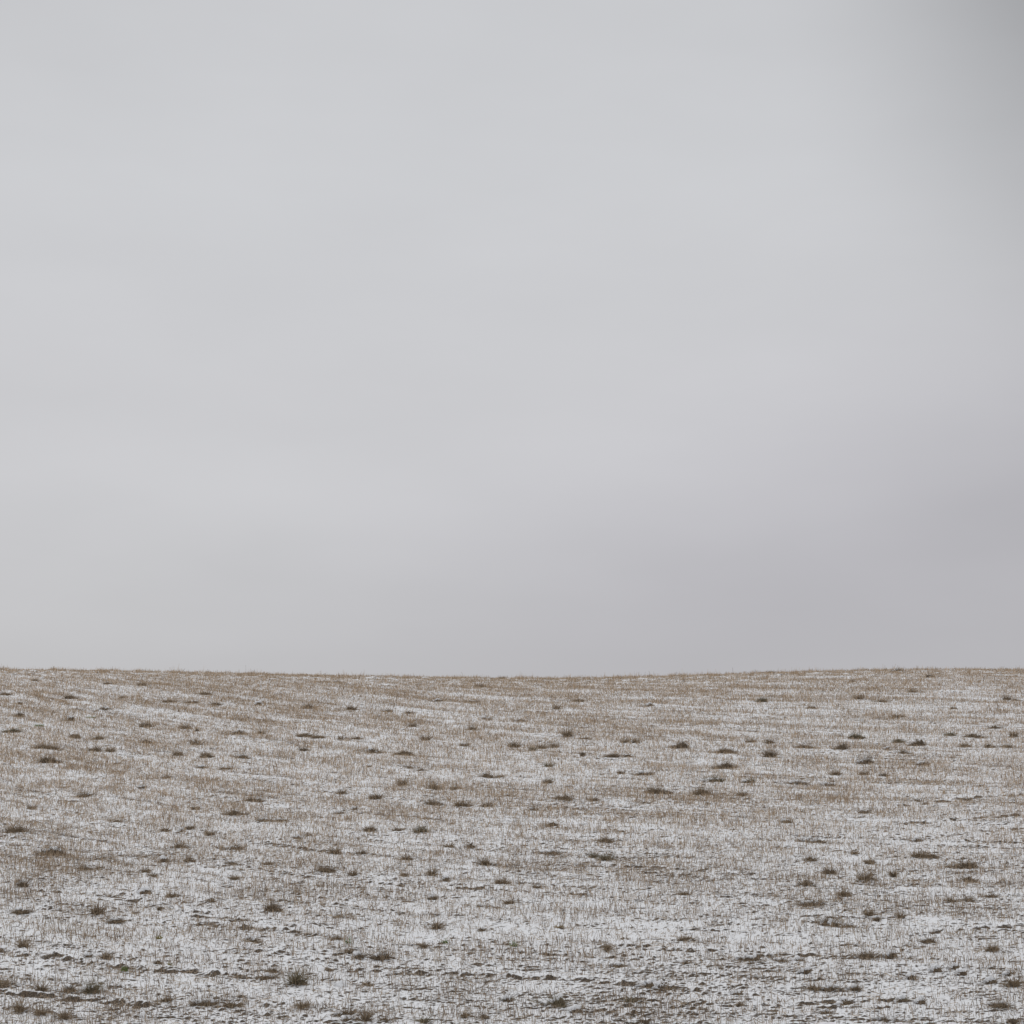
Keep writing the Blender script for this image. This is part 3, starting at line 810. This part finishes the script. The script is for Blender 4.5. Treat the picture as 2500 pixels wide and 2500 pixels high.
    (1336, 1913, 37, 17, 't', 'b', 0, 'brown tuft with a dark foot and bright snow ahead, just right of centre'),
    (1373, 1954, 64, 18, 'm', 'd', 0, 'dark two humped clump with a thin tail to the right, centre right slope'),
    (1607, 1936, 108, 21, 't', 'b', 0, 'longest strip of brushy brown grass with a dark base, right of centre'),
    (1714, 1940, 74, 22, 't', 'b', 0, 'arched brown grassy strip just right of the longest brown strip'),
    (1809, 1944, 37, 15, 't', 'd', 0, 'dark spreading grass tuft a short way right of the arched brown strip'),
    (1516, 1890, 24, 13, 't', 'd', 0, 'small dark spreading grass tuft well behind and left of the longest brown grass strip'),
    (1570, 1892, 64, 13, 'm', 'd', 1, 'broad dark snow dusted straw wisp well behind and left of the arched brown strip'),
    (1768, 1876, 74, 15, 'm', 'd', 0, 'dark wedge shaped clump tapering to the left under the darkest round bush'),
    (1741, 1908, 81, 18, 't', 'o', 1, 'broad olive snow dusted spreading grass tuft well right of the longest brown grass strip'),
    (1825, 1911, 47, 15, 't', 'o', 1, 'olive snow dusted spreading grass tuft well behind and right of the arched brown strip'),
    (1346, 2017, 37, 11, 'm', 'd', 0, 'dark flattened straw clump well in front of the dark two humped clump'),
    (1481, 2056, 47, 14, 'm', 'd', 0, 'dark flattened straw clump well behind and right of the anchor shaped tuft'),
    (1301, 1980, 37, 16, 't', 'd', 1, 'dark snow dusted spreading grass tuft well in front of the neat dark footed tuft'),
    (1338, 1873, 27, 15, 't', 'o', 0, 'small olive spreading grass tuft a short way behind the neat dark footed tuft'),
    (1576, 1963, 27, 8, 'm', 'd', 0, 'small dark flattened straw clump well left of the arched brown strip'),
    (1449, 1955, 30, 8, 'm', 'd', 0, 'small dark flattened straw clump a short way right of the dark two humped clump'),
    (2111, 1866, 57, 22, 'm', 'd', 1, 'dark heap crowned with a curl of snow, right side of the slope'),
    (2252, 1868, 44, 11, 'm', 'd', 1, 'thin dark clump hidden behind a bright bar of snow, right side'),
    (2038, 1893, 37, 18, 't', 'b', 0, 'tilted olive brown mound rising to the right, below the snow crowned heap'),
    (2109, 1893, 30, 17, 't', 'b', 0, 'small brown spreading grass tuft close in front of the snow crowned heap'),
    (2156, 1897, 30, 13, 'm', 'd', 0, 'small dark flattened straw clump a short way right of the tilted brown mound'),
    (1948, 1915, 64, 11, 'm', 'd', 1, 'broad dark snow dusted straw wisp well in front and right of the darkest round bush'),
    (2023, 1919, 44, 11, 'm', 'd', 1, 'dark snow dusted flattened straw clump close in front of the tilted brown mound'),
    (2234, 1959, 37, 11, 'm', 'd', 1, 'small hooked dark straw clump alone on the pale right slope'),
    (1921, 2010, 30, 11, 'm', 'b', 1, 'small brown snow dusted flattened straw clump far behind and left of the dark right clump'),
    (1981, 2057, 87, 12, 'm', 'd', 1, 'broad dark snow dusted straw wisp well behind the dark right clump'),
    (2235, 2055, 30, 13, 'm', 'd', 1, 'small dark snow dusted flattened straw clump well in front of the small hooked dark mark'),
    (2112, 1985, 34, 9, 'm', 'd', 1, 'small dark snow dusted flattened straw clump well in front of the tilted brown mound'),
    (124, 2088, 94, 20, 'm', 'd', 1, 'dark arched ridge of straw with a snow bank on its back, left side'),
    (219, 2124, 67, 15, 'm', 'd', 1, 'dark low wedge topped with snow, left side of the field'),
    (441, 2072, 40, 15, 'm', 'd', 0, 'small steep dark hump with a tail to the left, left of centre'),
    (569, 2075, 67, 13, 'm', 'd', 1, 'broad dark snow dusted straw wisp well right of the glossy dark hump'),
    (400, 2103, 30, 15, 'c', 'b', 1, 'small brown snow dusted soil clod well behind the golden brown brush'),
    (464, 2105, 37, 18, 't', 'd', 0, 'dark spreading grass tuft a short way in front of the glossy dark hump'),
    (562, 2112, 34, 15, 'm', 'd', 1, 'small dark snow dusted flattened straw clump well behind and right of the golden brown brush'),
    (355, 2131, 24, 15, 't', 'd', 0, 'small dark upright grass tuft well right of the snow topped left wedge'),
    (375, 2142, 20, 11, 'm', 'd', 0, 'tiny dark flattened straw clump a short way behind and left of the golden brown brush'),
    (572, 2148, 27, 15, 't', 'b', 0, 'small brown spreading grass tuft well behind and right of the golden brown brush'),
    (56, 2164, 37, 26, 't', 'd', 1, 'dark snow dusted upright grass tuft well behind the dark left crescent'),
    (421, 2193, 47, 20, 't', 'b', 0, 'golden brown brushy tuft like a short brush, left part of the field'),
    (353, 2184, 40, 18, 'c', 'd', 1, 'dark snow dusted soil clod a short way left of the golden brown brush'),
    (513, 2204, 27, 11, 'm', 'd', 0, 'small dark flattened straw clump a short way right of the golden brown brush'),
    (236, 2233, 44, 32, 't', 'd', 0, 'dark star shaped spiky tuft with splayed blades, lower left field'),
    (54, 2229, 47, 13, 'm', 'd', 1, 'dark crescent of straw curving round snow near the left edge'),
    (283, 2251, 47, 10, 'm', 'd', 1, 'dark snow dusted straw wisp well in front and left of the golden brown brush'),
    (390, 2221, 10, 9, 'c', 'd', 0, 'tiny dark soil clod a short way in front and left of the golden brown brush'),
    (992, 2100, 47, 18, 't', 'd', 0, 'blackest low mound of grass with a small peak, just left of centre'),
    (1185, 2113, 37, 29, 't', 'd', 0, 'dark nest like tuft with loose brown blades above it, near the centre'),
    (1056, 2138, 24, 24, 't', 'd', 0, 'small upright fan of dark blades left of centre'),
    (1086, 2153, 27, 11, 'm', 'd', 1, 'small snow dusted straw clump at the right foot of the small upright fan'),
    (881, 2086, 30, 16, 't', 'd', 0, 'small dark spreading grass tuft a short way left of the blackest centre mound'),
    (815, 2084, 44, 21, 't', 'b', 0, 'brown spreading grass tuft a short way behind the sloping dark bank'),
    (655, 2112, 30, 10, 'm', 'd', 0, 'small dark flattened straw clump well left of the sloping dark bank'),
    (800, 2128, 57, 17, 'm', 'd', 0, 'dark bank of grass sloping down to the right, left of centre'),
    (861, 2138, 24, 18, 't', 'd', 0, 'small dark upright grass tuft a short way right of the sloping dark bank'),
    (670, 2223, 67, 24, 't', 'd', 0, 'ragged dark heap with spiky brown tops, lower left of centre'),
    (1057, 2196, 27, 15, 't', 'd', 1, 'small dark snow dusted spreading grass tuft well behind the hunched dark tuft'),
    (987, 2140, 20, 14, 't', 'b', 0, 'tiny brown upright grass tuft a short way left of the small upright fan'),
    (1066, 2269, 34, 25, 't', 'd', 0, 'hunched dark tuft with a lower step on its left, lower centre'),
    (1178, 2275, 24, 10, 'm', 'd', 1, 'small dark snow dusted flattened straw clump a short way right of the hunched dark tuft'),
    (825, 2243, 30, 15, 'm', 'd', 1, 'small dark snow dusted flattened straw clump well right of the ragged dark heap'),
    (1222, 2159, 50, 22, 't', 'b', 0, 'brown spreading grass tuft a short way in front of the dark nest tuft'),
    (1242, 2207, 30, 16, 't', 'b', 0, 'small brown spreading grass tuft well in front of the dark nest tuft'),
    (1148, 2070, 27, 13, 'm', 'd', 0, 'small dark flattened straw clump a short way behind and left of the dark nest tuft'),
    (1096, 2070, 27, 14, 't', 'b', 0, 'small brown spreading grass tuft a short way behind and right of the blackest centre mound'),
    (1344, 2088, 54, 17, 'm', 'd', 2, 'low dark tuft with one stalk standing up in its middle like an anchor'),
    (1482, 2101, 54, 22, 't', 'o', 0, 'olive spreading grass tuft well right of the anchor shaped tuft'),
    (1447, 2095, 20, 18, 't', 'o', 0, 'tiny olive upright grass tuft a short way right of the anchor shaped tuft'),
    (1671, 2186, 44, 15, 't', 'b', 0, 'brown spreading grass tuft far in front of the arched brown strip'),
    (1368, 2266, 22, 9, 'm', 't', 0, 'tiny tan flattened straw clump far right of the hunched dark tuft'),
    (1311, 2170, 24, 15, 't', 'd', 0, 'small dark upright grass tuft well in front of the anchor shaped tuft'),
    (2351, 2119, 141, 22, 't', 'd', 0, 'longest dark bank of matted grass, right side of the field'),
    (2119, 2152, 57, 36, 't', 'b', 0, 'fan shaped brown tuft spreading up from a narrow foot, right side'),
    (2025, 2133, 57, 22, 't', 'd', 0, 'dark clump with brown fuzz on its left shoulder, left of the fan shaped tuft'),
    (2244, 2093, 44, 25, 't', 'b', 0, 'brown spreading grass tuft a short way behind and left of the long dark right bank'),
    (2274, 2095, 37, 14, 'm', 'd', 0, 'dark flattened straw clump a short way behind and left of the long dark right bank'),
    (2123, 2108, 37, 16, 't', 'b', 0, 'brown spreading grass tuft a short way behind the fan shaped tuft'),
    (2181, 2138, 24, 18, 't', 'd', 0, 'small dark upright grass tuft a short way behind and right of the fan shaped tuft'),
    (2365, 2152, 37, 17, 'm', 'd', 0, 'dark flattened straw clump a short way in front of the long dark right bank'),
    (2323, 2203, 37, 18, 't', 'd', 0, 'dark left one of two small clumps side by side near the right edge'),
    (2361, 2202, 37, 17, 'm', 'd', 0, 'dark flattened straw clump close right of the left twin clump'),
    (2419, 2193, 30, 13, 'm', 'd', 0, 'small dark flattened straw clump a short way right of the left twin clump'),
    (1968, 2162, 57, 16, 't', 'd', 0, 'broad dark spreading grass tuft well left of the fan shaped tuft'),
    (2062, 2188, 50, 22, 't', 'b', 0, 'brown spreading grass tuft a short way in front and left of the fan shaped tuft'),
    (1978, 2211, 87, 16, 'm', 'd', 1, 'broad dark snow dusted straw wisp well in front of the dark right clump'),
    (2042, 2261, 121, 19, 'm', 'd', 1, 'long dark strip of straw banked with snow behind, lower right field'),
    (2139, 2245, 20, 9, 'm', 'd', 1, 'tiny dark snow dusted flattened straw clump well in front of the fan shaped tuft'),
    (2126, 2235, 37, 18, 't', 'b', 0, 'brown spreading grass tuft a short way behind and right of the long snow banked strip'),
    (2200, 2240, 24, 18, 't', 'b', 0, 'small brown upright grass tuft well in front and left of the left twin clump'),
    (1978, 2103, 40, 22, 't', 'b', 0, 'brown spreading grass tuft a short way behind and left of the dark right clump'),
    (2086, 2086, 20, 13, 't', 'b', 0, 'tiny brown upright grass tuft a short way behind and right of the dark right clump'),
    (220, 2425, 64, 45, 't', 'o', 1, 'tallest spiky olive brown tuft with snow in its foot, near left corner'),
    (172, 2424, 37, 18, 'm', 'd', 1, 'dark snow dusted flattened straw clump close left of the tallest near tuft'),
    (101, 2421, 44, 29, 't', 'd', 0, 'dark grassy mound with thin spikes, left of the tallest near tuft'),
    (7, 2411, 30, 29, 't', 'b', 0, 'small brown upright grass tuft a short way left of the dark near mound'),
    (261, 2341, 37, 25, 't', 'b', 0, 'brown upright grass tuft well behind the tallest near tuft'),
    (215, 2337, 24, 9, 'c', 'd', 1, 'small dark snow dusted soil clod well behind the tallest near tuft'),
    (407, 2447, 37, 17, 't', 'd', 0, 'squat dark clump with short spikes between two large near tufts'),
    (498, 2455, 101, 28, 't', 'd', 1, 'arched ridge of dark grass flecked with snow near the bottom edge, left'),
    (565, 2458, 50, 15, 'm', 'd', 0, 'dark flattened straw clump a short way right of the arched near ridge'),
    (348, 2481, 24, 15, 'l', 'w', 1, 'bright rounded lump of snow by the bottom edge, left'),
    (616, 2302, 47, 18, 'm', 'd', 1, 'dark snow dusted flattened straw clump well in front of the ragged dark heap'),
    (592, 2387, 30, 10, 'm', 'd', 0, 'small dark flattened straw clump well left of the leaning bushy tuft'),
    (56, 2315, 40, 29, 't', 'b', 0, 'brown upright grass tuft well in front of the dark left crescent'),
    (387, 2353, 20, 11, 'm', 'd', 0, 'tiny dark flattened straw clump well behind the squat dark clump'),
    (390, 2293, 17, 14, 's', 'y', 0, 'tiny yellowish weed leaf well in front and right of the star shaped tuft'),
    (306, 2370, 17, 16, 's', 'g', 0, 'tiny green weed seedlings well behind and right of the tallest near tuft'),
    (414, 2360, 7, 13, 's', 'y', 0, 'tiny yellowish weed leaf well behind the squat dark clump'),
    (50, 2470, 20, 37, 't', 'b', 0, 'leftmost tiny brown upright grass tuft well in front and left of the tallest near tuft'),
    (98, 2480, 20, 31, 't', 'b', 0, 'tiny brown upright grass tuft a short way in front of the dark near mound'),
    (158, 2490, 20, 34, 't', 'b', 0, 'tiny brown upright grass tuft well in front and right of the dark near mound'),
    (728, 2406, 67, 49, 't', 'o', 0, 'large bushy olive tuft leaning right with a snow lump at its left'),
    (664, 2375, 34, 13, 'm', 'd', 0, 'small dark flattened straw clump a short way behind and left of the leaning bushy tuft'),
    (660, 2392, 47, 15, 'm', 'd', 1, 'dark snow dusted flattened straw clump well behind and right of the arched near ridge'),
    (933, 2342, 64, 32, 't', 'd', 1, 'dark heap laced with snow and brown stems, lower left of centre'),
    (882, 2339, 40, 17, 'm', 'd', 1, 'dark snow dusted flattened straw clump close left of the snow laced heap'),
    (852, 2327, 20, 16, 't', 'd', 0, 'tiny dark upright grass tuft a short way left of the snow laced heap'),
    (896, 2497, 40, 49, 't', 'd', 0, 'tall ragged dark tuft cut by the bottom edge, left of centre'),
    (849, 2480, 24, 25, 't', 'd', 0, 'small dark upright grass tuft well in front and right of the leaning bushy tuft'),
    (829, 2485, 27, 13, 'm', 'd', 1, 'small dark snow dusted flattened straw clump far in front of the snow laced heap'),
    (856, 2495, 44, 17, 'm', 'd', 1, 'dark snow dusted flattened straw clump close left of the tall bottom edge tuft'),
    (943, 2497, 37, 13, 'm', 'd', 0, 'dark flattened straw clump close right of the tall bottom edge tuft'),
    (739, 2463, 30, 25, 't', 'b', 0, 'small brown upright grass tuft a short way in front of the leaning bushy tuft'),
    (1034, 2315, 13, 14, 't', 'd', 0, 'tiny dark upright grass tuft a short way in front of the hunched dark tuft'),
    (1239, 2443, 34, 13, 'm', 'o', 1, 'log shaped clod dusted with snow, tilted up to the right, bottom centre'),
    (1037, 2497, 24, 15, 't', 'o', 0, 'small olive upright grass tuft well right of the tall bottom edge tuft'),
    (850, 2305, 17, 22, 's', 'g', 0, 'tiny green weed seedlings a short way behind and left of the snow laced heap'),
    (1086, 2303, 17, 14, 's', 'g', 0, 'tiny green weed seedlings a short way in front of the hunched dark tuft'),
    (1254, 2310, 20, 17, 's', 'g', 0, 'tiny green weed seedlings well in front and right of the hunched dark tuft'),
    (829, 2409, 37, 20, 'l', 'w', 1, 'white snow lump a short way right of the leaning bushy tuft'),
    (896, 2407, 27, 11, 'm', 'd', 0, 'small dark flattened straw clump well in front of the snow laced heap'),
    (822, 2295, 30, 11, 'm', 'd', 1, 'small snow dusted straw clump midway between the ragged dark heap and the snow laced heap'),
    (1135, 2483, 17, 17, 't', 'b', 0, 'tiny brown upright grass tuft well in front and left of the log shaped clod'),
    (1182, 2485, 20, 11, 'm', 'd', 0, 'tiny dark flattened straw clump far right of the tall bottom edge tuft'),
    (1825, 2347, 87, 15, 'm', 'd', 1, 'dark knotted line of clods under a strip of snow, lower right of centre'),
    (1509, 2362, 40, 9, 'm', 'd', 1, 'dark snow dusted straw wisp well behind and left of the broad rubble of clods'),
    (1666, 2353, 37, 8, 'm', 'd', 1, 'dark snow dusted straw wisp well behind and right of the broad rubble of clods'),
    (1597, 2413, 101, 22, 'm', 'd', 1, 'broad rubble of dark clods crossing the bare snow, bottom right of centre'),
    (1348, 2455, 94, 22, 'm', 'o', 1, 'broad olive snow dusted straw wisp a short way right of the log shaped clod'),
    (1539, 2448, 27, 17, 't', 'o', 0, 'small olive upright grass tuft far right of the log shaped clod'),
    (1805, 2459, 17, 14, 'c', 'd', 0, 'tiny dark soil clod well in front and left of the near right dark tuft'),
    (1405, 2471, 37, 12, 'c', 'd', 1, 'dark snow dusted soil clod well right of the log shaped clod'),
    (1798, 2429, 34, 9, 'c', 'd', 1, 'small dark snow dusted soil clod well in front of the dark knotted line'),
    (1576, 2497, 20, 9, 'c', 'd', 0, 'tiny dark soil clod well in front of the broad rubble of clods'),
    (1482, 2321, 13, 25, 't', 'b', 0, 'tiny brown upright grass tuft well behind and left of the broad rubble of clods'),
    (1677, 2298, 67, 14, 't', 'b', 0, 'broad brown spreading grass tuft well behind and left of the dark knotted line'),
    (2109, 2342, 64, 18, 'm', 'd', 0, 'dark clump like a row of fins pointing left, lower right field'),
    (2173, 2340, 44, 22, 'm', 'd', 1, 'dark snow dusted flattened straw clump a short way right of the dark finned clump'),
    (1988, 2418, 37, 22, 't', 'd', 0, 'dark knobbly tuft at the left end of a straw line, bottom right'),
    (2032, 2419, 57, 15, 'm', 'd', 1, 'broad dark snow dusted straw wisp close right of the near right dark tuft'),
    (2086, 2418, 40, 18, 't', 'd', 1, 'dark snow dusted spreading grass tuft a short way right of the near right dark tuft'),
    (2225, 2391, 27, 17, 'c', 'b', 1, 'small brown snow dusted soil clod well in front and right of the dark finned clump'),
    (2331, 2366, 27, 14, 'c', 'd', 1, 'small dark snow dusted soil clod well right of the dark finned clump'),
    (2287, 2372, 37, 17, 'c', 'd', 1, 'dark snow dusted soil clod well right of the dark finned clump'),
    (2462, 2380, 37, 11, 'm', 'd', 1, 'dark snow dusted flattened straw clump far right of the dark finned clump'),
    (2419, 2401, 37, 14, 'c', 'd', 1, 'dark snow dusted soil clod far right of the dark finned clump'),
    (2469, 2409, 54, 32, 't', 'b', 0, 'brown spreading grass tuft far in front of the left twin clump'),
    (2200, 2446, 30, 14, 'c', 'o', 1, 'small olive snow dusted soil clod well right of the near right dark tuft'),
    (2247, 2450, 30, 14, 'c', 'd', 1, 'small dark snow dusted soil clod far in front and right of the dark finned clump'),
    (2442, 2460, 57, 17, 'm', 'd', 1, 'broad dark snow dusted flattened straw clump far right of the near right dark tuft'),
    (2018, 2476, 37, 13, 'm', 'd', 1, 'dark snow dusted flattened straw clump far in front of the dark finned clump'),
    (2059, 2455, 57, 14, 'm', 'd', 1, 'broad dark snow dusted straw wisp far in front of the dark finned clump'),
    (2153, 2493, 44, 11, 'm', 'd', 1, 'dark snow dusted straw wisp well in front and right of the near right dark tuft'),
    (1968, 2375, 30, 13, 'c', 'd', 1, 'small dark snow dusted soil clod a short way behind the near right dark tuft'),
    (2348, 2380, 30, 14, 'c', 'd', 1, 'small dark snow dusted soil clod far right of the dark finned clump'),
    (2422, 2322, 44, 22, 't', 'b', 0, 'brown spreading grass tuft far in front and right of the left twin clump'),
    (2267, 2301, 44, 9, 'm', 'd', 1, 'dark snow dusted straw wisp well behind and right of the dark finned clump'),
    (2472, 2497, 34, 13, 'c', 'd', 0, 'small dark soil clod far in front and right of the dark finned clump'),
    (1907, 2350, 40, 11, 'm', 'd', 1, 'dark snow dusted flattened straw clump a short way right of the dark knotted line'),
    (1948, 2348, 37, 11, 'c', 'd', 1, 'dark snow dusted soil clod a short way right of the dark knotted line'),
]
for i, it in enumerate(CLUMPS):
    place(i, it)
